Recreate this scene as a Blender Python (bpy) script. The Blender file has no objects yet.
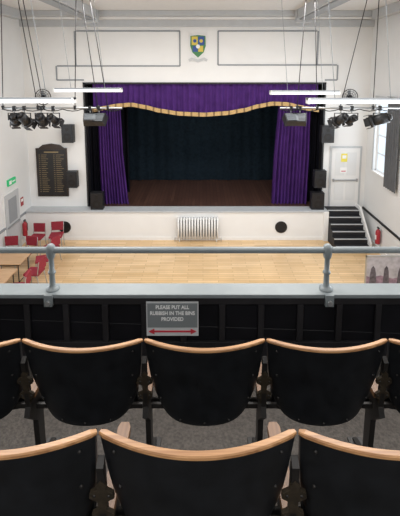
import bpy, bmesh, math, random
from mathutils import Vector, Matrix
random.seed(7)
scene = bpy.context.scene
scene.view_settings.view_transform = 'Standard'
scene.view_settings.look = 'None'

# ------------------------------------------------------------------ camera
EYE = 6.05                       # eye height above the hall floor (m)
PITCH = math.radians(7.5)
F, CX, CY = 392.0, 203.0, 121.6
c_, s_ = math.cos(PITCH), math.sin(PITCH)
cam_d = bpy.data.cameras.new("camera")
cam = bpy.data.objects.new("camera", cam_d)
scene.collection.objects.link(cam)
cam.location = (0, 0, EYE)
cam.rotation_euler = (math.radians(90) - PITCH, 0, 0)
cam_d.sensor_width = 36
cam_d.lens = F / 516 * 36
cam_d.shift_y = -(258 - CY) / 516
cam_d.shift_x = -(CX - 200) / 516
cam_d.clip_start = 0.05
scene.camera = cam

def S(u, v, Y):
    """survey: measured photo point lying in the vertical plane y=Y -> (x, z) in metres"""
    t = (CY - v) / F
    Z = Y * (t * c_ - s_) / (c_ + t * s_)
    d = Y * c_ - Z * s_
    return (u - CX) * d / F, Z + EYE

# ------------------------------------------------------------------ materials
def mat(name, col, rough=0.6, metal=0.0, var=0.06, scale=8.0, bump=0.0, emit=0.0, spec=0.5, coat=0.0):
    m = bpy.data.materials.new(name); m.use_nodes = True
    nt = m.node_tree; b = nt.nodes["Principled BSDF"]
    b.inputs["Roughness"].default_value = rough
    b.inputs["Metallic"].default_value = metal
    b.inputs["Specular IOR Level"].default_value = spec
    b.inputs["Coat Weight"].default_value = coat
    tc = nt.nodes.new("ShaderNodeTexCoord")
    n = nt.nodes.new("ShaderNodeTexNoise"); n.inputs["Scale"].default_value = scale
    n.inputs["Detail"].default_value = 4
    nt.links.new(tc.outputs["Object"], n.inputs["Vector"])
    r = nt.nodes.new("ShaderNodeValToRGB")
    r.color_ramp.elements[0].position = 0.3; r.color_ramp.elements[1].position = 0.7
    r.color_ramp.elements[0].color = [max(0, x * (1 - var)) for x in col] + [1]
    r.color_ramp.elements[1].color = [min(1, x * (1 + var)) for x in col] + [1]
    nt.links.new(n.outputs["Fac"], r.inputs["Fac"])
    nt.links.new(r.outputs["Color"], b.inputs["Base Color"])
    if bump:
        bp = nt.nodes.new("ShaderNodeBump"); bp.inputs["Strength"].default_value = bump
        bp.inputs["Distance"].default_value = 0.01
        nt.links.new(n.outputs["Fac"], bp.inputs["Height"])
        nt.links.new(bp.outputs["Normal"], b.inputs["Normal"])
    if emit:
        b.inputs["Emission Color"].default_value = list(col) + [1]
        b.inputs["Emission Strength"].default_value = emit
    return m

def plank_mat(name, c1, c2, cm, bw, rh, rough, rot=0.0, coat=0.0, mortar=0.012):
    m = bpy.data.materials.new(name); m.use_nodes = True
    nt = m.node_tree; b = nt.nodes["Principled BSDF"]
    b.inputs["Roughness"].default_value = rough
    b.inputs["Coat Weight"].default_value = coat
    tc = nt.nodes.new("ShaderNodeTexCoord")
    mp = nt.nodes.new("ShaderNodeMapping"); mp.inputs["Rotation"].default_value[2] = rot
    br = nt.nodes.new("ShaderNodeTexBrick")
    br.inputs["Scale"].default_value = 1
    br.inputs["Brick Width"].default_value = bw
    br.inputs["Row Height"].default_value = rh
    br.inputs["Mortar Size"].default_value = mortar
    br.inputs["Mortar Smooth"].default_value = 0.3
    br.inputs["Color1"].default_value = list(c1) + [1]
    br.inputs["Color2"].default_value = list(c2) + [1]
    br.inputs["Mortar"].default_value = list(cm) + [1]
    nt.links.new(tc.outputs["Object"], mp.inputs["Vector"])
    nt.links.new(mp.outputs["Vector"], br.inputs["Vector"])
    no = nt.nodes.new("ShaderNodeTexNoise"); no.inputs["Scale"].default_value = 1.3; no.inputs["Detail"].default_value = 5
    nt.links.new(mp.outputs["Vector"], no.inputs["Vector"])
    mr = nt.nodes.new("ShaderNodeMapRange")
    mr.inputs["To Min"].default_value = 0.78; mr.inputs["To Max"].default_value = 1.18
    nt.links.new(no.outputs["Fac"], mr.inputs["Value"])
    mx = nt.nodes.new("ShaderNodeVectorMath"); mx.operation = 'SCALE'
    nt.links.new(br.outputs["Color"], mx.inputs[0]); nt.links.new(mr.outputs["Result"], mx.inputs["Scale"])
    nt.links.new(mx.outputs["Vector"], b.inputs["Base Color"])
    return m

def wood_mat(name, c1, c2, rough=0.35, axis=(1.5, 40, 40)):
    m = bpy.data.materials.new(name); m.use_nodes = True
    nt = m.node_tree; b = nt.nodes["Principled BSDF"]
    b.inputs["Roughness"].default_value = rough
    tc = nt.nodes.new("ShaderNodeTexCoord")
    mp = nt.nodes.new("ShaderNodeMapping"); mp.inputs["Scale"].default_value = axis
    n = nt.nodes.new("ShaderNodeTexNoise"); n.inputs["Scale"].default_value = 2.0; n.inputs["Detail"].default_value = 6
    r = nt.nodes.new("ShaderNodeValToRGB")
    r.color_ramp.elements[0].position = 0.32; r.color_ramp.elements[1].position = 0.68
    r.color_ramp.elements[0].color = list(c1) + [1]; r.color_ramp.elements[1].color = list(c2) + [1]
    nt.links.new(tc.outputs["Object"], mp.inputs["Vector"]); nt.links.new(mp.outputs["Vector"], n.inputs["Vector"])
    nt.links.new(n.outputs["Fac"], r.inputs["Fac"]); nt.links.new(r.outputs["Color"], b.inputs["Base Color"])
    return m

M_wall = mat("wall_paint", (0.79, 0.79, 0.785), 0.75, var=0.02, scale=1.5)
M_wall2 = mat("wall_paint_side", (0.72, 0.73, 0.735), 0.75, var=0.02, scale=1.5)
M_ceil = mat("ceiling_paint", (0.68, 0.68, 0.675), 0.85, var=0.02)
M_greytrim = mat("grey_trim_paint", (0.27, 0.29, 0.31), 0.55, var=0.04)
M_ltrim = mat("pale_trim_paint", (0.50, 0.52, 0.54), 0.5, var=0.03)
M_black = mat("black_paint", (0.010, 0.010, 0.012), 0.45, var=0.2)
M_panel = mat("black_gloss_panel", (0.006, 0.006, 0.008), 0.5, var=0.3, scale=5, spec=0.2)
M_stile = mat("black_gloss_stile", (0.017, 0.016, 0.018), 0.35, var=0.3, scale=5, spec=0.4)
M_blackcloth = mat("black_stage_cloth", (0.012, 0.020, 0.028), 0.95, var=0.25, spec=0.05)
M_blackflat = mat("black_masking", (0.006, 0.006, 0.010), 0.95, var=0.1, spec=0.1)
M_purple = mat("purple_velvet", (0.066, 0.023, 0.145), 0.85, var=0.2, scale=3, spec=0.12)
M_gold = mat("gold_fringe", (0.50, 0.33, 0.14), 0.7, var=0.25, scale=30)
M_goldd = mat("gold_fringe_dark", (0.20, 0.12, 0.05), 0.7, var=0.25, scale=30)
M_floor = plank_mat("hall_floor_wood", (0.66, 0.44, 0.225), (0.80, 0.57, 0.33), (0.42, 0.27, 0.13), 0.9, 0.11, 0.28, coat=0.1, mortar=0.006)
M_stagefloor = plank_mat("stage_floor_wood", (0.070, 0.032, 0.024), (0.105, 0.052, 0.037), (0.03, 0.015, 0.012), 2.4, 0.14, 0.35, rot=math.pi / 2)
M_carpet = mat("balcony_carpet", (0.060, 0.052, 0.046), 0.95, var=0.35, scale=60, bump=0.4)
M_seat = mat("black_seat_board", (0.008, 0.009, 0.011), 0.45, var=0.4, scale=12, spec=0.3)
M_vinyl = mat("black_seat_vinyl", (0.008, 0.008, 0.010), 0.55, var=0.2, scale=30, bump=0.1, spec=0.25)
M_cap = wood_mat("seat_cap_wood", (0.27, 0.125, 0.05), (0.52, 0.28, 0.125), 0.4)
M_arm = wood_mat("armrest_wood", (0.11, 0.05, 0.022), (0.20, 0.10, 0.045), 0.45, (40, 1.5, 40))
M_iron = mat("cast_iron", (0.016, 0.014, 0.013), 0.5, 0.3, var=0.3)
M_brass = mat("bronze_bracket", (0.045, 0.034, 0.022), 0.5, 0.4, var=0.4, scale=40)
M_rail = mat("rail_paint", (0.20, 0.225, 0.235), 0.4, 0.0, var=0.06)
M_steel = mat("steel", (0.42, 0.43, 0.44), 0.35, 0.7, var=0.05)
M_dkmetal = mat("dark_metal", (0.02, 0.02, 0.022), 0.5, 0.3, var=0.1)
M_white = mat("white_gloss", (0.80, 0.80, 0.79), 0.35, var=0.02)
M_tube = mat("fluorescent_diffuser", (0.95, 0.97, 1.0), 0.4, var=0.0, emit=0.6)
M_red = mat("red_plastic", (0.35, 0.02, 0.03), 0.45, var=0.1)
M_redseat = mat("red_fabric", (0.27, 0.02, 0.035), 0.8, var=0.15, scale=40)
M_table = wood_mat("table_wood", (0.42, 0.25, 0.13), (0.55, 0.35, 0.2), 0.35)
M_stepblk = mat("black_step", (0.012, 0.012, 0.015), 0.6, var=0.2)
M_signgrey = mat("sign_grey", (0.20, 0.22, 0.23), 0.45, var=0.03)
M_signpale = mat("sign_pale", (0.55, 0.56, 0.57), 0.45, var=0.02)
M_signred = mat("sign_red", (0.55, 0.03, 0.05), 0.5, var=0.02)
M_signwhite = mat("sign_white", (0.88, 0.88, 0.88), 0.5, var=0.01)
M_green = mat("exit_green", (0.03, 0.42, 0.16), 0.5, var=0.02, emit=0.25)
M_yellow = mat("yellow_card", (0.80, 0.70, 0.10), 0.6, var=0.03)
M_blue = mat("heraldic_blue", (0.03, 0.08, 0.30), 0.5, var=0.05)
M_hgreen = mat("heraldic_green", (0.06, 0.22, 0.08), 0.5, var=0.05)
M_hgold = mat("heraldic_gold", (0.65, 0.50, 0.08), 0.5, var=0.05)
M_board = mat("honours_black", (0.016, 0.015, 0.015), 0.4, var=0.1)
M_boardfr = wood_mat("honours_frame", (0.02, 0.012, 0.008), (0.05, 0.03, 0.02))
M_goldlet = mat("gold_lettering", (0.30, 0.22, 0.11), 0.5, var=0.1)
M_glass = mat("window_glass", (0.70, 0.83, 0.98), 0.2, var=0.02, emit=0.55)
M_greycur = mat("grey_curtain", (0.10, 0.105, 0.115), 0.9, var=0.1)
M_photo = mat("poster_print", (0.42, 0.41, 0.45), 0.5, var=0.22, scale=7)
M_photo2 = mat("poster_print_dark", (0.10, 0.09, 0.11), 0.5, var=0.5, scale=12)
M_photo3 = mat("poster_print_mauve", (0.27, 0.19, 0.25), 0.5, var=0.4, scale=9)

# ------------------------------------------------------------------ builder
class B:
    def __init__(s, name):
        s.name = name; s.bm = bmesh.new(); s.mats = []
    def mi(s, m):
        if m not in s.mats: s.mats.append(m)
        return s.mats.index(m)
    def poly(s, verts, faces, m, smooth=False):
        i = s.mi(m); vs = [s.bm.verts.new(v) for v in verts]
        for f in faces:
            try:
                fc = s.bm.faces.new([vs[k] for k in f]); fc.material_index = i; fc.smooth = smooth
            except ValueError: pass
    def box(s, x0, x1, y0, y1, z0, z1, m, M=None):
        v = [Vector(p) for p in [(x0,y0,z0),(x1,y0,z0),(x1,y1,z0),(x0,y1,z0),(x0,y0,z1),(x1,y0,z1),(x1,y1,z1),(x0,y1,z1)]]
        if M: v = [M @ p for p in v]
        s.poly(v, [(3,2,1,0),(4,5,6,7),(0,1,5,4),(1,2,6,5),(2,3,7,6),(3,0,4,7)], m)
    def cyl(s, p0, p1, r, m, n=14, r2=None, caps=True, M=None):
        p0, p1 = Vector(p0), Vector(p1); r2 = r if r2 is None else r2
        ax = (p1 - p0).normalized(); up = Vector((0,0,1)) if abs(ax.z) < .9 else Vector((1,0,0))
        a = ax.cross(up).normalized(); b = ax.cross(a)
        v = []
        for p, rr in ((p0, r), (p1, r2)):
            for k in range(n):
                t = 2*math.pi*k/n; v.append(p + a*math.cos(t)*rr + b*math.sin(t)*rr)
        if M: v = [M @ p for p in v]
        s.poly(v, [(k, (k+1)%n, n+(k+1)%n, n+k) for k in range(n)], m, True)
        if caps:
            s.poly(v[:n], [tuple(range(n))[::-1]], m); s.poly(v[n:], [tuple(range(n))], m)
    def path(s, pts, r, m, n=8, M=None):
        for a, b in zip(pts[:-1], pts[1:]): s.cyl(a, b, r, m, n, M=M)
        for p in pts[1:-1]: s.sph(p, r, m, 8, 5, M=M)
    def sph(s, c, r, m, n=14, k=8, sc=(1,1,1), M=None):
        c = Vector(c); v = []; f = []
        for j in range(k+1):
            ph = math.pi*j/k
            for i in range(n):
                th = 2*math.pi*i/n
                v.append(c + Vector((r*sc[0]*math.sin(ph)*math.cos(th), r*sc[1]*math.sin(ph)*math.sin(th), r*sc[2]*math.cos(ph))))
        for j in range(k):
            for i in range(n):
                f.append((j*n+i, (j+1)*n+i, (j+1)*n+(i+1)%n, j*n+(i+1)%n))
        if M: v = [M @ p for p in v]
        s.poly(v, f, m, True)
    def lathe(s, c, prof, m, n=20):
        """prof: list of (r, z) round vertical axis at c"""
        v = []; f = []
        for r, z in prof:
            for i in range(n):
                t = 2*math.pi*i/n; v.append((c[0]+r*math.cos(t), c[1]+r*math.sin(t), c[2]+z))
        for j in range(len(prof)-1):
            for i in range(n): f.append((j*n+i, j*n+(i+1)%n, (j+1)*n+(i+1)%n, (j+1)*n+i))
        s.poly(v, f, m, True)
    def prism(s, pts, f3, m):
        """pts: 2d outline; f3(p,k)->3d for k=0,1"""
        n = len(pts); v = [f3(p, 0) for p in pts] + [f3(p, 1) for p in pts]
        s.poly(v, [tuple(range(n))[::-1], tuple(range(n, 2*n))] + [(k,(k+1)%n,n+(k+1)%n,n+k) for k in range(n)], m)
    def grid(s, fn, nu, nv, m, smooth=True):
        v = [fn(i/nu, j/nv) for j in range(nv+1) for i in range(nu+1)]
        w = nu+1
        s.poly(v, [(j*w+i, j*w+i+1, (j+1)*w+i+1, (j+1)*w+i) for j in range(nv) for i in range(nu)], m, smooth)
    def done(s, bevel=0.0, solid=0.0, loc=None, weld=True):
        if weld: bmesh.ops.remove_doubles(s.bm, verts=s.bm.verts, dist=1e-5)
        bmesh.ops.recalc_face_normals(s.bm, faces=s.bm.faces)
        me = bpy.data.meshes.new(s.name); s.bm.to_mesh(me); s.bm.free()
        for m in s.mats: me.materials.append(m)
        o = bpy.data.objects.new(s.name, me); scene.collection.objects.link(o)
        if loc: o.location = loc
        if solid:
            md = o.modifiers.new("solid", 'SOLIDIFY'); md.thickness = solid; md.offset = 0
        if bevel:
            md = o.modifiers.new("bevel", 'BEVEL'); md.width = bevel; md.segments = 2; md.limit_method = 'ANGLE'; md.angle_limit = math.radians(50)
        return o

# ------------------------------------------------------------------ room dims
XL, XR = -6.32, 5.90
YF, YW, YB = 13.40, 13.90, 17.4      # apron face, proscenium wall, stage back
ZST = 1.08                           # stage height
ZC = EYE + 1.98                      # ceiling
YR = -3.5

b = B("floor"); b.box(XL-.2, XR+.2, YR, YW+.3, -0.1, 0, M_floor); b.done()
b = B("ceiling"); b.box(XL-.2, XR+.2, YR, YW+.3, ZC, ZC+.15, M_ceil); b.done()
b = B("wall_rear"); b.box(XL-.2, XR+.2, YR-.2, YR, 0, ZC, M_wall2); b.done()

# proscenium wall
oxl, ozt = S(84, 83.5, YW); oxr, _ = S(325, 83.5, YW)
b = B("wall_proscenium")
b.box(XL-.2, oxl, YW, YW+.3, 0, ZC, M_wall)
b.box(oxr, XR+.2, YW, YW+.3, 0, ZC, M_wall)
b.box(oxl, oxr, YW, YW+.3, ozt, ZC, M_wall)
b.box(oxl, oxr, YW, YW+.3, 0, ZST-.04, M_wall)
b.done()

def side_wall(name, x0, x1, wins, z0, z1):
    b = B(name); y = YR
    for a, c in wins:
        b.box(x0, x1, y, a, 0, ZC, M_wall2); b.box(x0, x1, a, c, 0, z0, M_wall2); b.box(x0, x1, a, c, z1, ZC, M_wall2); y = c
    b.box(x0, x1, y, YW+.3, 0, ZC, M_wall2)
    return b.done()
WZ0, WZ1 = 2.62, 5.1
winsR = [(0.3, 1.6), (3.4, 4.8), (6.3, 7.7), (9.2, 10.6), (12.0, 13.25)]
winsL = [(0.3, 1.6), (3.4, 4.8), (6.3, 7.7), (9.2, 10.6)]
side_wall("wall_right", XR, XR+.25, winsR, WZ0, WZ1)
side_wall("wall_left", XL-.25, XL, winsL, WZ0, WZ1)
def window(n, x, a, c, sgn):
    b = B("window_%d" % n)
    xx = x + sgn*.10
    t = .05
    b.box(xx-.03, xx+.03, a, a+t, WZ0, WZ1, M_white); b.box(xx-.03, xx+.03, c-t, c, WZ0, WZ1, M_white)
    b.box(xx-.03, xx+.03, a, c, WZ0, WZ0+t, M_white); b.box(xx-.03, xx+.03, a, c, WZ1-t, WZ1, M_white)
    ym = (a+c)/2; b.box(xx-.02, xx+.02, ym-.02, ym+.02, WZ0, WZ1, M_white)
    for k in (1, 2, 3):
        z = WZ0 + (WZ1-WZ0)*k/4; b.box(xx-.02, xx+.02, a, c, z-.02, z+.02, M_white)
    b.box(xx+sgn*.02-.004, xx+sgn*.02+.004, a, c, WZ0, WZ1, M_glass)
    b.box(min(x-sgn*.06, x+sgn*.1), max(x-sgn*.06, x+sgn*.1), a-.04, c+.04, WZ0-.05, WZ0-.001, M_white)
    xa, xb = (x-.03, x) if sgn > 0 else (x, x+.03)
    b.box(xa, xb, a-.09, a, WZ0, WZ1+.09, M_ltrim); b.box(xa, xb, c, c+.09, WZ0, WZ1+.09, M_ltrim); b.box(xa, xb, a, c, WZ1, WZ1+.09, M_ltrim)
    b.done()
n = 1
for a, c in winsR: window(n, XR, a, c, 1); n += 1
for a, c in winsL: window(n, XL, a, c, -1); n += 1

def curtain(name, x, ya, yb, z0, z1, m, sgn):
    b = B(name)
    b.grid(lambda s, t: (x - sgn*(.10 + .03*math.sin(s*34)), ya+(yb-ya)*s, z0+(z1-z0)*t), 60, 4, m)
    b.cyl((x-sgn*.1, ya-.1, z1+.02), (x-sgn*.1, yb+.1, z1+.02), .015, M_steel)
    b.done()
curtain("window_curtain", XR, 11.45, 12.2, 2.35, 5.2, M_greycur, 1)

# cornice, ceiling beams
_, zc1 = S(200, 27, YW); _, zc2 = S(200, 20, YW)
b = B("trim_cornice")
b.box(XL, XR, YW-.10, YW, zc1, zc2, M_ltrim); b.box(XL, XR, YW-.28, YW, zc2, ZC-.18, M_wall); b.box(XL, XR, YW-.42, YW, ZC-.18, ZC, M_ltrim)
b.done(bevel=.015)
b = B("trim_side_cornice")
for x0, x1 in ((XL, XL+.25), (XR-.25, XR)): b.box(x0, x1, YR, YW-.42, ZC-.3, ZC, M_ltrim)
b.done(bevel=.015)
for X in (-3.75, 3.35):
    b = B("ceiling_beam")
    b.box(X-.22, X+.22, YR, YW-.62, ZC-.30, ZC, M_ltrim)
    b.box(X-.16, X+.16, YR, YW-.62, ZC-.34, ZC-.30, M_greytrim)
    b.box(X-.26, X+.26, YW-.62, YW-.42, ZC-.42, ZC, M_ltrim)
    b.done(bevel=.01)

# painted / moulded wall lines
b = B("trim_panel_moulding")
def hl(u0, u1, v, w=.05, m=M_greytrim):
    x0, z = S(u0, v, YW); x1, _ = S(u1, v, YW); b.box(x0, x1, YW-.02, YW, z-w/2, z+w/2, m)
def vl(u, v0, v1, w=.05, m=M_greytrim):
    x, z0 = S(u, v1, YW); _, z1 = S(u, v0, YW); b.box(x-w/2, x+w/2, YW-.02, YW, z0, z1, m)
hl(76, 180, 31); hl(76, 180, 66); vl(76, 31, 66); vl(180, 31, 66)
hl(218, 317, 31); hl(218, 317, 65); vl(218, 31, 65); vl(317, 31, 65)
hl(57, 76, 66); vl(57, 66, 80); hl(317, 337, 65); vl(337, 65, 80); hl(57, 84, 80); hl(325, 337, 80)
vl(29, 100, 210, .03, M_ltrim)
b.done()
# proscenium architrave (black)
b = B("trim_proscenium_edge")
b.box(oxl-.04, oxl+.02, YW-.03, YW+.3, ZST, ozt+.03, M_black)
b.box(oxr-.02, oxr+.04, YW-.03, YW+.3, ZST, ozt+.03, M_black)
b.box(oxl-.04, oxr+.04, YW-.03, YW+.3, ozt-.02, ozt+.04, M_black)
b.done()

# ------------------------------------------------------------------ stage
b = B("stage_floor")
sx1 = S(327, 225, YF)[0]
b.box(XL, XR, YW+.3, YB+.3, ZST-.1, ZST, M_stagefloor)
b.box(oxl+.02, oxr-.02, YW-.0, YW+.3, ZST-.1, ZST, M_stagefloor)
b.done()
b = B("stage_apron")
b.box(XL+.002, sx1, YF, YW-.002, 0, ZST-.05, M_wall)
b.box(XL+.002, sx1+.02, YF-.04, YW-.002, ZST-.05, ZST-.0, M_ltrim)
b.box(XL+.002, sx1, YF-.02, YF, 0, .12, M_white)
b.box(sx1-.14, sx1+.02, YF-.1, YF, 0, ZST, M_wall)
b.done(bevel=.006)
for u in (65, 281):
    x, z = S(u, 227, YF)
    b = B("round_vent_grille")
    b.cyl((x, YF-.03, z), (x, YF-.001, z), .215, M_dkmetal, 28)
    b.cyl((x, YF-.04, z), (x, YF-.03, z), .16, M_black, 28)
    for k in range(-3, 4):
        w = math.sqrt(max(.01, .15**2-(k*.045)**2)); b.box(x-w, x+w, YF-.048, YF-.04, z+k*.045-.008, z+k*.045+.008, M_dkmetal)
    b.done()
# radiator
x0, zt = S(177, 217.5, YF-.15); x1, _ = S(219, 217.5, YF-.15)
b = B("column_radiator")
nc = 15
for k in range(nc):
    x = x0+(x1-x0)*(k+.5)/nc
    for yy in (YF-.19, YF-.10):
        b.cyl((x, yy, .14), (x, yy, zt-.03), .030, M_white, 10)
    b.sph((x, YF-.145, zt-.03), .04, M_white, 10, 6, (.75, 1.7, .8)); b.sph((x, YF-.145, .14), .04, M_white, 10, 6, (.75, 1.7, .8))
b.box(x0+.02, x1-.02, YF-.06, YF-.05, .12, zt-.03, M_ltrim)
b.cyl((x0-.08, YF-.145, .17), (x1+.08, YF-.145, .17), .018, M_white); b.cyl((x0, YF-.145, zt-.06), (x1, YF-.145, zt-.06), .018, M_white)
for x in (x0+.08, x1-.08): b.cyl((x, YF-.145, 0), (x, YF-.145, .14), .02, M_white)
for x in (x0-.08, x1+.08): b.cyl((x, YF-.145, 0), (x, YF-.145, .17), .012, M_steel)
b.done()

# stage house
b = B("wall_stage_masking")
b.box(XL, XR, YB+.1, YB+.3, ZST, 7.5, M_blackflat)
b.box(XL, XL+.1, YW+.3, YB+.1, ZST, 7.5, M_blackflat); b.box(XR-.1, XR, YW+.3, YB+.1, ZST, 7.5, M_blackflat)
b.box(XL, XR, YW+.3, YB+.3, 7.0, 7.1, M_blackflat)
b.done()
b = B("stage_backdrop_curtain")
b.grid(lambda s, t: (-5+10*s, YB-.05+.018*math.sin(s*140)+.03*math.sin(s*47+1), ZST+.01+5.2*t), 500, 3, M_blackcloth)
b.done()
for i, (xa, xb, yy) in enumerate(((-4.8, -3.0, 15.6), (3.0, 4.8, 15.6), (-4.8, -3.3, 14.45), (3.3, 4.8, 14.45))):
    b = B("stage_leg_curtain")
    b.grid(lambda s, t: (xa+(xb-xa)*s, yy+.05*math.sin(s*50), ZST+.01+5.0*t), 100, 3, M_blackflat)
    b.done()
b = B("stage_border_curtain")
b.grid(lambda s, t: (-4.9+9.8*s, 15.2+.05*math.sin(s*160), 4.95+1.4*t), 400, 2, M_blackflat)
b.done()

YC = YW+.16
def interp(tab, x):
    for (a, fa), (c, fc) in zip(tab[:-1], tab[1:]):
        if a <= x <= c:
            k = (x-a)/(c-a); k = k*k*(3-2*k)*.4+k*.6; return fa+(fc-fa)*k
    return tab[0][1] if x < tab[0][0] else tab[-1][1]
edge = [(93, 109), (104, 107), (118, 104.5), (132, 103.5), (146, 106), (160, 109.5), (180, 112.5), (204, 113.5), (226, 112), (244, 109), (258, 105), (272, 102.5), (286, 103), (300, 106), (308, 107.5), (318, 109)]
b = B("purple_pelmet")
def pel(s, t):
    u = 93+(318-93)*s; xt, zt = S(u, 84, YC); xb, zb = S(u, interp(edge, u), YC)
    f = .045*math.sin(s*260)*(0.5+.5*t)+.02*math.sin(s*97)
    return (xt, YC-.05+f, zt+(zb-zt)*t)
b.grid(pel, 900, 6, M_purple)
nf = 120
for k in range(nf):
    s0, s1 = k/nf, (k+1)/nf
    def pt(s, dv, dy=0):
        u = 93+225*s; x, z = S(u, interp(edge, u)+dv, YC); return (x, YC-.12+dy, z)
    m = M_gold if (k % 4) else M_goldd
    b.poly([pt(s0, -1.2), pt(s1, -1.2), pt(s1, 2.8), pt(s0, 2.8)], [(0,1,2,3)], m)
b.done(weld=False)

def drape(name, tl, tr, ml, mr, bl, br, nfold):
    b = B(name)
    def f(s, t):
        v = 100+(208.3-100)*t
        def q(a, m_, c): return a+(m_-a)*min(t/.5, 1) + (c-m_)*max(0, (t-.5)/.5)
        l, r = q(tl, ml, bl), q(tr, mr, br)
        x, z = S(l+(r-l)*s, v, YC+.08)
        z = max(z, ZST+.01)
        a = .05+.03*t
        return (x, YC+.10+a*math.sin(s*nfold*2*math.pi)+.02*math.sin(s*nfold*4.7+t*3), z)
    b.grid(f, 220, 16, M_purple); b.done()
drape("purple_stage_curtain", 97, 120, 99, 123, 102, 129, 9)
drape("purple_stage_curtain", 279, 311, 274, 309, 271, 306, 10)

# ------------------------------------------------------------------ crest
xc, zc = S(198, 46, YW)
b = B("heraldic_crest")
def sh(scale, d, m, part=None):
    pts = [(-.26, .34), (0, .37), (.26, .34), (.27, .0), (.20, -.22), (0, -.40), (-.20, -.22), (-.27, .0)]
    b.prism(pts, lambda p, k: (xc+p[0]*scale, YW-.012-d*(1-k), zc+p[1]*scale), m)
sh(1.12, .02, M_white); sh(1.0, .035, M_hgreen)
def quad(x0, x1, z0, z1, m): b.box(xc+x0, xc+x1, YW-.055, YW-.047, zc+z0, zc+z1, m)
quad(-.22, -.01, .03, .32, M_hgold); quad(.01, .22, .03, .32, M_blue); quad(-.18, -.01, -.2, .0, M_blue); quad(.01, .18, -.2, .0, M_hgold)
b.cyl((xc-.11, YW-.065, zc+.17), (xc-.11, YW-.055, zc+.17), .06, M_blue); b.cyl((xc+.11, YW-.065, zc+.17), (xc+.11, YW-.055, zc+.17), .06, M_hgold)
b.cyl((xc, YW-.07, zc-.02), (xc, YW-.055, zc-.02), .07, M_white)
b.prism([(-.34, -.46), (-.22, -.40), (0, -.47), (.22, -.40), (.34, -.46), (.30, -.54), (.2, -.49), (0, -.57), (-.2, -.49), (-.30, -.54)], lambda p, k: (xc+p[0], YW-.012-.03*(1-k), zc+p[1]), M_signpale)
b.done()

# ------------------------------------------------------------------ honours board
x0, z1 = S(36, 148, YW); x1, _ = S(67, 148, YW); _, z0 = S(40, 196, YW)
b = B("honours_board")
b.box(x0, x1, YW-.05, YW-.002, z0, z1, M_boardfr); b.box(x0+.05, x1-.05, YW-.06, YW-.04, z0+.05, z1-.05, M_board)
b.prism([(x0+.1, z1), (x1-.1, z1), (x1-.25, z1+.12), ((x0+x1)/2, z1+.17), (x0+.25, z1+.12)], lambda p, k: (p[0], YW-.002-.05*(1-k), p[1]), M_boardfr)
w = x1-x0
b.box(x0+.3, x1-.3, YW-.064, YW-.06, z1-.16, z1-.12, M_goldlet)
for col in (0, 1):
    xs = x0+.1+col*(w/2-.03)
    for r in range(20):
        z = z1-.25-r*(z1-z0-.36)/20
        b.box(xs, xs+.05, YW-.064, YW-.06, z, z+.013, M_goldlet)
        L = .16+.14*random.random(); b.box(xs+.09, xs+.09+L, YW-.064, YW-.06, z, z+.013, M_goldlet)
b.done()
b = B("notice_sheet"); xx, zz = S(27, 150, YW)
b.box(xx-.06, xx+.0, YW-.01, YW, zz-.1, zz+.1, M_signwhite); b.done()

# ------------------------------------------------------------------ speakers
def speaker(name, u0, u1, v0, v1, Y, dep, wall=True, stand=None):
    x0, z1 = S(u0, v0, Y); x1, z0 = S(u1, v1, Y); b = B(name)
    if stand is not None: z0 = stand
    b.box(x0, x1, Y, Y+dep, z0, z1, M_dkmetal)
    b.box(x0+.02, x1-.02, Y-.012, Y, z0+.02, z1-.02, M_black)
    xm = (x0+x1)/2; h = z1-z0; r = min((x1-x0)*.36, h*.25)
    b.cyl((xm, Y-.02, z0+h*.33), (xm, Y-.012, z0+h*.33), r, M_iron, 20); b.cyl((xm, Y-.024, z0+h*.33), (xm, Y-.02, z0+h*.33), r*.4, M_dkmetal, 16)
    b.cyl((xm, Y-.02, z0+h*.75), (xm, Y-.012, z0+h*.75), r*.45, M_iron, 16)
    if wall:
        b.cyl((xm, Y+dep, z0+h*.5), (xm, YW, z0+h*.5), .03, M_dkmetal); b.box(xm-.07, xm+.07, YW-.015, YW, z0+h*.3, z0+h*.7, M_dkmetal)
    b.done(bevel=.01)
speaker("wall_speaker", 61, 73, 125, 143, YW-.4, .26)
speaker("wall_speaker", 322, 334, 126, 143, YW-.4, .26)
speaker("wall_speaker", 66, 77, 172, 188, YW-.35, .25)
speaker("wall_speaker", 315, 326, 171, 188, YW-.35, .25)
speaker("stage_monitor_speaker", 90, 103, 193, 210, YF+.12, .26, False, ZST)
speaker("stage_monitor_speaker", 312, 324, 193, 210, YF+.12, .26, False, ZST)

# wall fans
for u in (43, 350):
    x, z = S(u, 97, YW-.25); Y = YW-.25
    b = B("wall_fan")
    for rr in (.27, .20, .13, .07):
        pts = [(x+rr*math.cos(a*math.pi/14), Y-.04*(1-rr/.27), z+rr*math.sin(a*math.pi/14)) for a in range(29)]
        b.path(pts, .014 if rr > .25 else .006, M_dkmetal, 6)
    for a in range(12):
        t = a*math.pi/6; b.cyl((x, Y-.05, z), (x+.27*math.cos(t), Y, z+.27*math.sin(t)), .005, M_dkmetal, 5)
    for a in range(3):
        t = a*2*math.pi/3+.4
        Mx = Matrix.Translation((x, Y+.03, z)) @ Matrix.Rotation(t, 4, 'Y') @ Matrix.Rotation(.5, 4, 'X')
        b.box(.03, .23, -.004, .004, -.06, .06, M_greytrim, Mx)
    b.cyl((x, Y+.0, z), (x, Y+.14, z), .07, M_dkmetal); b.cyl((x, Y+.1, z-.02), (x, YW, z-.08), .03, M_dkmetal)
    b.done()

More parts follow.
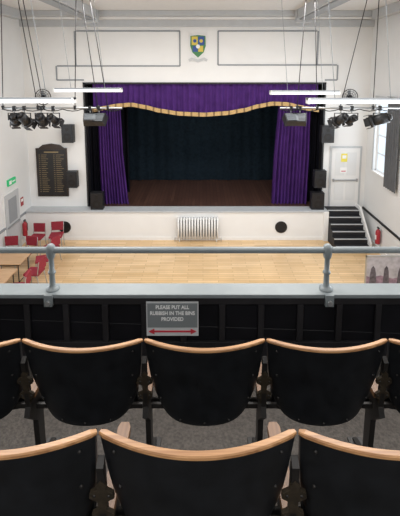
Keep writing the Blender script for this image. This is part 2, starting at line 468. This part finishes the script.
# ------------------------------------------------------------------ door and steps at right
x0, z1 = S(332, 148, YW); x1, _ = S(360, 148, YW)
b = B("door_1")
b.box(x0-.07, x1+.07, YW-.03, YW-.002, ZST+.005, z1+.07, M_ltrim)
b.box(x0, x1, YW-.045, YW-.02, ZST+.01, z1, M_wall)
for (a0, a1, c0, c1) in ((.12, .46, .12, .42), (.54, .88, .12, .42), (.12, .46, .54, .93), (.54, .88, .54, .93)):
    W, H = x1-x0, z1-ZST
    b.box(x0+W*a0, x0+W*a1, YW-.055, YW-.045, ZST+H*c0, ZST+H*c1, M_wall2)
b.box(x0+.06, x1-.06, YW-.10, YW-.07, ZST+.98, ZST+1.03, M_steel)
for xx in (x0+.08, x1-.08): b.box(xx-.03, xx+.03, YW-.09, YW-.045, ZST+.95, ZST+1.06, M_steel)
b.done(bevel=.005)
b = B("door_notice")
x, z = S(344, 158, YW-.06); b.box(x-.10, x+.12, YW-.065, YW-.055, z-.14, z+.16, M_yellow); b.box(x-.06, x+.08, YW-.067, YW-.065, z-.02, z+.1, M_signwhite)
b.box(x-.12, x+.12, YW-.065, YW-.055, z-.55, z-.35, M_signwhite); b.box(x-.08, x+.08, YW-.067, YW-.065, z-.5, z-.47, M_signred)
b.done()
b = B("stage_steps")
sx0 = sx1+.03; sx2 = S(362, 225, 13.2)[0]
N = 6; rise = ZST/N; go = .20
for k in range(N):
    y0 = YW-.42-(N-1-k)*go; z = rise*(k+1)
    b.box(sx0, sx2, y0, YW-.002, z-rise, z, M_stepblk)
    b.box(sx0, sx2, y0-.012, y0+.028, z-.022, z+.003, M_ltrim)
b.prism([(YW-.42-(N-1)*go, 0), (YW-.002, 0), (YW-.002, ZST+.12), (YW-.42, ZST+.12), (YW-.42-(N-1)*go, rise+.12)], lambda p, k: (sx2+.001+.06*k, p[0], p[1]), M_white)
b.done()
# skirting / dado on the sides
b = B("baseboard_right"); b.box(XR-.03, XR, 2.9, YW, 0, .18, M_white); b.done()
b = B("baseboard_left"); b.box(XL, XL+.03, 2.9, YF, 0, .18, M_white); b.done()
b = B("trim_dado_right"); b.box(XR-.04, XR, 2.9, YW, 1.0, 1.07, M_black); b.done()
b = B("trim_dado_left"); b.box(XL, XL+.04, 2.9, YF, 1.0, 1.07, M_greytrim); b.done()

def extinguisher(x, y, z):
    b = B("fire_extinguisher")
    b.lathe((x, y, z), [(0, 0), (.075, 0), (.08, .02), (.08, .40), (.06, .46), (.025, .49), (.025, .52), (0, .52)], M_red)
    b.box(x-.02, x+.02, y-.06, y+.06, .52+z, .56+z, M_dkmetal); b.path([(x, y+.05, z+.53), (x+.07, y+.06, z+.4), (x+.07, y+.05, z+.15)], .012, M_dkmetal)
    b.box(x-.084, x-.07, y-.04, y+.04, z+.15, z+.3, M_signwhite)
    b.done()
extinguisher(XR-.12, 12.35, .35)
extinguisher(XL+.14, 13.0, .35)
# left exit door + sign
b = B("door_2")
b.box(XL+.002, XL+.03, 11.9, 12.95, .005, 2.15, M_white); b.box(XL+.03, XL+.06, 11.97, 12.88, .02, 2.08, M_ltrim)
b.box(XL+.06, XL+.065, 12.15, 12.7, 1.1, 1.9, M_greytrim); b.box(XL+.06, XL+.11, 12.0, 12.8, .98, 1.03, M_steel)
b.done(bevel=.005)
b = B("exit_sign"); b.box(XL, XL+.06, 12.25, 12.75, 2.32, 2.52, M_green); b.box(XL+.06, XL+.064, 12.3, 12.45, 2.36, 2.48, M_signwhite); b.box(XL+.06, XL+.064, 12.5, 12.7, 2.40, 2.44, M_signwhite); b.done()
b = B("red_notice"); b.box(XL, XL+.01, 13.1, 13.3, 1.35, 1.65, M_red); b.box(XL+.01, XL+.012, 13.13, 13.27, 1.5, 1.6, M_signwhite); b.done()

# ------------------------------------------------------------------ chairs & tables
def red_chair(x, y, rot):
    b = B("red_stacking_chair")
    for sx in (-.2, .2):
        b.path([(sx, .22, 0), (sx, .20, .44), (sx, -.18, .45), (sx, -.24, .85)], .012, M_steel); b.path([(sx, -.25, 0), (sx, -.16, .44)], .012, M_steel)
    b.box(-.21, .21, -.20, .22, .44, .50, M_redseat)
    b.box(-.20, .20, -.245, -.205, .56, .86, M_redseat)
    o = b.done(bevel=.015); o.location = (x, y, 0); o.rotation_euler = (0, 0, rot)
for cx, cy, cr in ((-4.75, 11.05, 1.9), (-5.45, 11.55, 2.9), (-4.85, 11.8, 1.2), (-5.6, 12.6, 3.1), (-4.7, 10.3, 1.5), (-5.0, 12.75, 3.3), (-6.0, 11.55, 3.3), (-4.75, 9.5, 1.7)):
    red_chair(cx, cy, cr)
def table(x, y):
    b = B("wooden_folding_table")
    b.box(-.6, .6, -.38, .38, .70, .73, M_table); b.box(-.55, .55, -.33, .33, .65, .70, M_dkmetal)
    for sx in (-.5, .5):
        for sy in (-.3, .3): b.cyl((sx, sy, 0), (sx, sy, .66), .015, M_dkmetal)
        b.cyl((sx, -.3, .15), (sx, .3, .15), .012, M_dkmetal)
    o = b.done(bevel=.006); o.location = (x, y, 0)
table(-5.65, 10.6); table(-5.6, 9.6)
x0, z1 = S(367, 257, 10.0)
b = B("display_board")
b.box(x0, 5.75, 10, 10.03, .08, z1, M_photo)
bw = 5.75-x0
def ph(pts, m, d=.004): b.prism(pts, lambda p, k: (x0+p[0]*bw, 10-d*(1-k), .08+p[1]*(z1-.08)), m)
ph([(0, 0), (1, 0), (1, .38), (.8, .45), (.55, .36), (.3, .46), (.12, .40), (0, .44)], M_photo3)
ph([(.06, .0), (.22, .0), (.20, .5), (.18, .66), (.14, .74), (.10, .66), (.08, .5)], M_photo2, .007)
ph([(.34, .1), (.48, .1), (.46, .55), (.44, .68), (.41, .74), (.37, .66), (.36, .5)], M_photo2, .007)
ph([(.62, 0), (.86, 0), (.84, .6), (.78, .82), (.72, .84), (.66, .6)], M_photo2, .007)
b.box(x0-.02, 5.77, 9.99, 10.04, z1, z1+.03, M_steel); b.box(x0-.02, 5.77, 9.99, 10.04, .05, .08, M_steel)
for x in (x0-.02, 5.74): b.box(x, x+.03, 9.99, 10.04, 0, z1+.03, M_steel); b.box(x, x+.03, 9.8, 10.25, 0, .03, M_steel)
b.done()

# ------------------------------------------------------------------ hanging lights
def batten(xa, xb, Y, z, hangs):
    b = B("fluorescent_batten_light")
    b.box(xa, xb, Y-.06, Y+.06, z+.025, z+.055, M_greytrim)
    b.prism([(-.075, .03), (.075, .03), (.05, -.03), (-.05, -.03)], lambda p, k: (xa+.03+(xb-xa-.06)*k, Y+p[0], z+p[1]), M_tube)
    b.box(xa, xa+.03, Y-.08, Y+.08, z-.035, z+.055, M_white); b.box(xb-.03, xb, Y-.08, Y+.08, z-.035, z+.055, M_white)
    for xh, xt in hangs: b.cyl((xh, Y, z+.055), (xt, Y, ZC), .005, M_greytrim, 6)
    b.done()
def bt(u0, u1, v, Y, hangs=None):
    xa, z = S(u0, v, Y); xb, _ = S(u1, v, Y)
    L = xb-xa; batten(xa, xb, Y, z, hangs or [(xa+.25*L, xa+.1*L), (xb-.25*L, xb-.4*L)])
bt(54, 122, 90.5, 8.5); bt(270, 340, 93, 8.5)
bt(-38, 75, 101, 6.2); bt(307, 418, 101.5, 6.2)

YP = 9.5
def rig(u0, u1, hangs):
    x0, z = S(u0, 108, YP); x1, _ = S(u1, 108, YP)
    b = B("lighting_bar")
    b.cyl((x0, YP, z), (x1, YP, z), .024, M_steel)
    for u, ut in hangs:
        x, _ = S(u, 108, YP); xt, _ = S(ut, 0, YP); xt = x+(xt-x)*((ZC-z)/(S(0, 0, YP)[1]-z))
        b.cyl((x, YP, z), (xt, YP, ZC), .010, M_dkmetal, 6)
        b.cyl((x, YP, z-.04), (x, YP, z+.06), .035, M_dkmetal)
    pts = [(x0+(x1-x0)*k/24, YP+.03, z-.03-.05*abs(math.sin(k*math.pi/4))) for k in range(25)]
    b.path(pts, .012, M_dkmetal, 6)
    b.done()
    return z
zp = rig(2, 122, [(38, 18), (44, 23), (3, 1), (98, 82), (108, 90), (75, 76)])
rig(280, 400, [(297, 306), (317, 315), (340, 367), (373, 379)])
def spot(u, tilt, pan, kind=0, L=.34, r=.11):
    x, _ = S(u, 108, YP); b = B("stage_spotlight")
    b.box(-.03, .03, -.035, .035, -.06, .05, M_dkmetal)
    b.cyl((0, 0, -.06), (0, 0, -.12), .012, M_steel)
    b.box(-.15, .15, -.015, .015, -.135, -.12, M_dkmetal)
    for sx in (-.15, .15): b.box(sx-.006, sx+.006, -.02, .02, -.30, -.12, M_dkmetal)
    Mx = Matrix.Translation((0, 0, -.28)) @ Matrix.Rotation(pan, 4, 'Z') @ Matrix.Rotation(tilt, 4, 'X')
    if kind == 0:
        b.cyl((0, -L*.5, 0), (0, L*.3, 0), r, M_dkmetal, 18, M=Mx); b.cyl((0, L*.3, 0), (0, L*.5, 0), r*1.15, M_dkmetal, 18, r2=r*1.25, M=Mx)
        b.cyl((0, -L*.5, 0), (0, -L*.7, 0), r*.8, M_dkmetal, 18, r2=r*.4, M=Mx); b.cyl((0, L*.5, 0), (0, L*.51, 0), r*1.1, M_steel, 18, M=Mx)
        for k in range(4):
            b.box(-.10, .10, L*.5, L*.5+.12, r*1.2, r*1.2+.006, M_dkmetal, Mx @ Matrix.Rotation(k*math.pi/2, 4, 'Y'))
    else:
        b.box(-.16, .16, -.1, .1, -.13, .13, M_dkmetal, Mx); b.box(-.14, .14, .1, .11, -.11, .11, M_steel, Mx)
        for k in range(6): b.box(-.14, .14, -.12, -.1, -.1+k*.036, -.09+k*.036, M_greytrim, Mx)
    o = b.done(); o.location = (x, YP, zp)
spot(14, -.5, .3); spot(24, -.7, -.4); spot(41, -.5, .1); spot(53, -.6, -.3, 0, .28, .09); spot(90, -.9, .2, 1); spot(99, -.7, -.2, 1)
spot(291, -.8, .2, 1); spot(300, -.7, -.3, 1); spot(341, -.5, .5); spot(352, -.4, .2, 0, .28, .09); spot(380, -.3, 1.0, 0, .42, .13)

# ------------------------------------------------------------------ balcony
Z1, Z2, Z3 = EYE-2.14, EYE-1.92, EYE-1.69
b = B("balcony_floor")
b.box(XL, XR, 1.44, 2.85, Z1-.25, Z1, M_carpet); b.box(XL, XR, .76, 1.44, Z1-.25, Z2, M_carpet); b.box(XL, XR, YR, .76, Z1-.25, Z3, M_carpet)
b.done()
b = B("balcony_step_nosing")
b.box(XL, XR, 1.42, 1.45, Z2-.03, Z2+.004, M_greytrim); b.box(XL, XR, .74, .77, Z3-.03, Z3+.004, M_greytrim)
b.done()
ZLt = EYE-1.635
b = B("balcony_front")
b.box(XL, XR, 2.72, 2.80, Z1, ZLt-.03, M_panel)
b.box(XL, XR, 2.80, 2.86, Z1-.3, ZLt-.03, M_wall)
b.box(XL, XR, 2.685, 2.845, ZLt-.03, ZLt, M_rail)
b.box(XL, XR, 2.695, 2.72, ZLt-.085, ZLt-.03, M_stile); b.box(XL, XR, 2.695, 2.72, Z1, Z1+.12, M_stile)
k = XL+.06
while k < XR:
    b.box(k, k+.045, 2.695, 2.72, Z1+.12, ZLt-.085, M_stile); k += .29
b.done(bevel=.005)
b = B("balcony_railing")
zr = EYE-1.325
b.cyl((XL, 2.76, zr), (XR, 2.76, zr), .024, M_rail, 20)
for X in (-5.24, -3.19, -1.13, .925, 2.98, 5.03):
    b.lathe((X, 2.76, ZLt), [(.05, 0), (.05, .012), (.033, .02), (.022, .035), (.020, .12), (.028, .13), (.028, .142), (.019, .152), (.019, .24), (.028, .255), (.034, .285), (.036, .31), (.033, .335), (.022, .352), (.012, .358), (0.0, .362)], M_rail, 20)
    b.box(X-.03, X+.03, 2.66, 2.684, ZLt-.08, ZLt+.006, M_rail)
    b.cyl((X, 2.645, ZLt-.05), (X, 2.665, ZLt-.05), .018, M_steel)
b.done()

# sign
x0, z1 = S(146, 302.5, 2.68); x1, z0 = S(198.5, 336, 2.68)
sg = bpy.data.objects.new("rubbish_notice_sign", None); scene.collection.objects.link(sg)
sg.location = ((x0+x1)/2, 2.683, (z0+z1)/2)
W, H = x1-x0, z1-z0
b = B("sign_plate")
b.box(-W/2, W/2, 0, .01, -H/2, H/2, M_signpale); b.box(-W/2+.008, W/2-.008, -.003, 0, -H/2+.068, H/2-.008, M_signgrey)
b.box(-W*.36, W*.36, -.004, 0, -H/2+.030, -H/2+.042, M_signred)
for sx in (-1, 1):
    b.prism([(sx*W*.46, -H/2+.036), (sx*W*.35, -H/2+.036+.022), (sx*W*.35, -H/2+.036-.022)], lambda p, k: (p[0], -.004+.004*k, p[1]), M_signred)
o = b.done(); o.parent = sg
for i, (txt, zz) in enumerate((("PLEASE PUT ALL", H/2-.05), ("RUBBISH IN THE BINS", H/2-.097), ("PROVIDED", H/2-.144))):
    cu = bpy.data.curves.new("sign_text_%d" % i, 'FONT'); cu.body = txt; cu.size = .040; cu.align_x = 'CENTER'; cu.extrude = .0005; cu.offset = .0012
    cu.materials.append(M_signwhite)
    t = bpy.data.objects.new("sign_text_%d" % i, cu); scene.collection.objects.link(t)
    t.rotation_euler = (math.pi/2, 0, 0); t.location = (0, -.005, zz); t.parent = sg; t.scale = (.86, 1, 1)

# ------------------------------------------------------------------ theatre seats
PITCHX = .585
def seat_mesh():
    b = B("theatre_seat")
    BOW = .074
    def bp(s, r, off=0.0):
        hw = .285-.026*r-.026*r**4
        x = s*hw
        H = .455-.09*abs(s)**6
        y = -BOW*(1-s*s)+.075*r + off
        return (x, y, -r*H)
    nx, nr = 32, 16
    def front(s, t): return bp(-1+2*s, t, .011)
    def back(s, t): return bp(-1+2*s, t, -.011)
    b.grid(front, nx, nr, M_vinyl); b.grid(back, nx, nr, M_seat)
    b.grid(lambda s, t: bp(-1+2*s, 1, -.011+.022*t), nx, 1, M_seat)
    b.grid(lambda s, t: bp(-1, s, -.011+.022*t), nr, 1, M_seat); b.grid(lambda s, t: bp(1, s, -.011+.022*t), nr, 1, M_seat)
    # raised padding on the front side
    b.grid(lambda s, t: (lambda p: (p[0], p[1]+.03*(1-(abs(2*s-1))**6)*(1-(abs(2*t-1))**6), p[2]))(bp((-1+2*s)*.93, .06+.86*t, .012)), nx, nr, M_vinyl)
    # wooden capping rail
    prof = [(-.011, -.004), (-.011, .004), (-.008, .008), (.008, .008), (.011, .004), (.011, -.004)]
    K = 36
    vs = []; fs = []
    for k in range(K+1):
        s = -1+2*k/K; p = bp(s, 0)
        tx, ty = 1.0, BOW*2*s/.281; L = math.hypot(tx, ty); nx_, ny_ = -ty/L, tx/L
        e = 1.0 if abs(s) < .97 else .6
        for (o_, z_) in prof: vs.append((p[0]*1.008+nx_*o_*e, p[1]+ny_*o_*e, z_*(e if z_ > 0 else 1)))
    q = len(prof)
    for k in range(K):
        for j in range(q): fs.append((k*q+j, k*q+(j+1)%q, (k+1)*q+(j+1)%q, (k+1)*q+j))
    fs.append(tuple(range(q))); fs.append(tuple(range(K*q, K*q+q)))
    b.poly(vs, fs, M_cap)
    # rivets on the back
    for s in (-.86, .86):
        for r in (.1, .45, .8):
            p = bp(s, r, -.012); b.sph(p, .006, M_iron, 8, 5)
    for s in (-.5, 0, .5):
        p = bp(s, .955, -.012); b.sph(p, .006, M_iron, 8, 5)
    # tipped-up seat squab in front of the back
    ZF = -.86
    def squab(y0, y1, m, ins):
        pts = [(-.22+ins, -.46), (-.235+ins, -.42), (-.235+ins, -.33), (-.20+ins, -.28), (-.1, -.265), (.1, -.265), (.20-ins, -.28), (.235-ins, -.33), (.235-ins, -.42), (.22-ins, -.46), (.1, -.48), (-.1, -.48)]
        b.prism(pts, lambda p, k: (p[0], y0+(y1-y0)*k+(-.44-p[1])*-.10, p[1]), m)
    squab(.10, .15, M_vinyl, .0); squab(.15, .165, M_seat, .008)
    b.cyl((-.28, .13, -.44), (.28, .13, -.44), .012, M_iron)
    b.box(-.27, .27, .06, .075, -.425, -.40, M_iron)
    # shared iron standard on the left
    xs = -PITCHX/2
    def side(pts, th, m=M_iron): b.prism(pts, lambda p, k: (xs-th/2+th*k, p[0], p[1]), m)
    side([(-.02, ZF), (.30, ZF), (.30, ZF+.02), (.19, ZF+.05), (.165, ZF+.12), (.16, -.50), (.20, -.42), (.33, -.375), (.33, -.355), (.03, -.355), (.0, -.42), (.09, -.52), (.105, ZF+.12), (.08, ZF+.05), (-.02, ZF+.02)], .028)
    b.box(xs-.04, xs+.04, -.03, .05, ZF, ZF+.012, M_iron); b.box(xs-.04, xs+.04, .24, .31, ZF, ZF+.012, M_iron)
    side([(-.005, -.12), (.02, -.10), (.05, -.355), (.02, -.38)], .022)
    # decorative bracket visible from behind
    def br(p, k): return (xs+p[0], .012-(.014)*(1-k)+(-p[1]-.18)*.12, p[1])
    b.prism([(0, -.165), (.016, -.185), (.012, -.20), (.036, -.215), (.038, -.235), (.014, -.25), (.012, -.285), (.034, -.30), (.034, -.32), (.012, -.335), (.016, -.36), (-.016, -.36), (-.012, -.335), (-.034, -.32), (-.034, -.30), (-.012, -.285), (-.014, -.25), (-.038, -.235), (-.036, -.215), (-.012, -.20), (-.016, -.185)], br, M_brass)
    for z in (-.225, -.31):
        for sx in (-.022, .022): b.sph((xs+sx, 0.0+(-z-.18)*.12, z), .006, M_iron, 8, 5)
    # wooden armrest
    pts = [(-.024, .05), (.024, .05), (.024, .34), (.015, .36), (-.015, .36), (-.024, .34)]
    b.prism(pts, lambda p, k: (xs+p[0], p[1], -.355+.028*k), M_arm)
    return b.done(bevel=.002)
base = seat_mesh(); me = base.data
first = True
def row(seam0, k0, k1, Y, Z):
    global first
    for k in range(k0, k1):
        if first: o = base; first = False
        else:
            o = bpy.data.objects.new("theatre_seat", me); scene.collection.objects.link(o)
            for md in base.modifiers:
                m2 = o.modifiers.new(md.name, md.type); m2.width = md.width; m2.segments = 2; m2.limit_method = 'ANGLE'; m2.angle_limit = md.angle_limit
        o.location = (seam0+PITCHX*(k+.5), Y, Z)
row(-.285, -4, 5, 1.727, EYE-1.283)
row(-.308, -3, 4, 1.026, EYE-1.056)

# ------------------------------------------------------------------ lights
w = bpy.data.worlds.new("sky"); scene.world = w; w.use_nodes = True
w.node_tree.nodes["Background"].inputs[0].default_value = (.75, .85, 1, 1); w.node_tree.nodes["Background"].inputs[1].default_value = 1.0
def area(name, loc, rot, sx, sy, e, col=(1, 1, 1)):
    l = bpy.data.lights.new(name, 'AREA'); l.shape = 'RECTANGLE'; l.size = sx; l.size_y = sy; l.energy = e; l.color = col
    o = bpy.data.objects.new(name, l); o.location = loc; o.rotation_euler = rot; scene.collection.objects.link(o)
for i, (a, c) in enumerate(winsR):
    area("window_daylight", (XR+.07 if i == 4 else XR-.02, (a+c)/2, (WZ0+WZ1)/2), (0, math.radians(90), 0), WZ1-WZ0-.1, c-a-.1, 16 if i == 4 else 85, (.88, .94, 1))
for a, c in winsL:
    area("window_daylight", (XL+.02, (a+c)/2, (WZ0+WZ1)/2), (0, math.radians(-90), 0), WZ1-WZ0-.1, c-a-.1, 50, (.90, .95, 1))
for X in (-3, 3):
    for Y in (-1, 4.0, 9.5):
        area("ceiling_fill", (X*.6, Y, ZC-.4), (0, 0, 0), 2.0, 1.0, 80 if Y < 3 else 170, (1, .98, .95))  # added ambient fill under the ceiling, out of view, no fixture there
# fill light added over the stage, behind the border, to lift the backdrop
area("stage_fill_light", (0, 15.9, 6.6), (math.radians(12), 0, 0), 5.0, .3, 38, (.85, .95, 1))
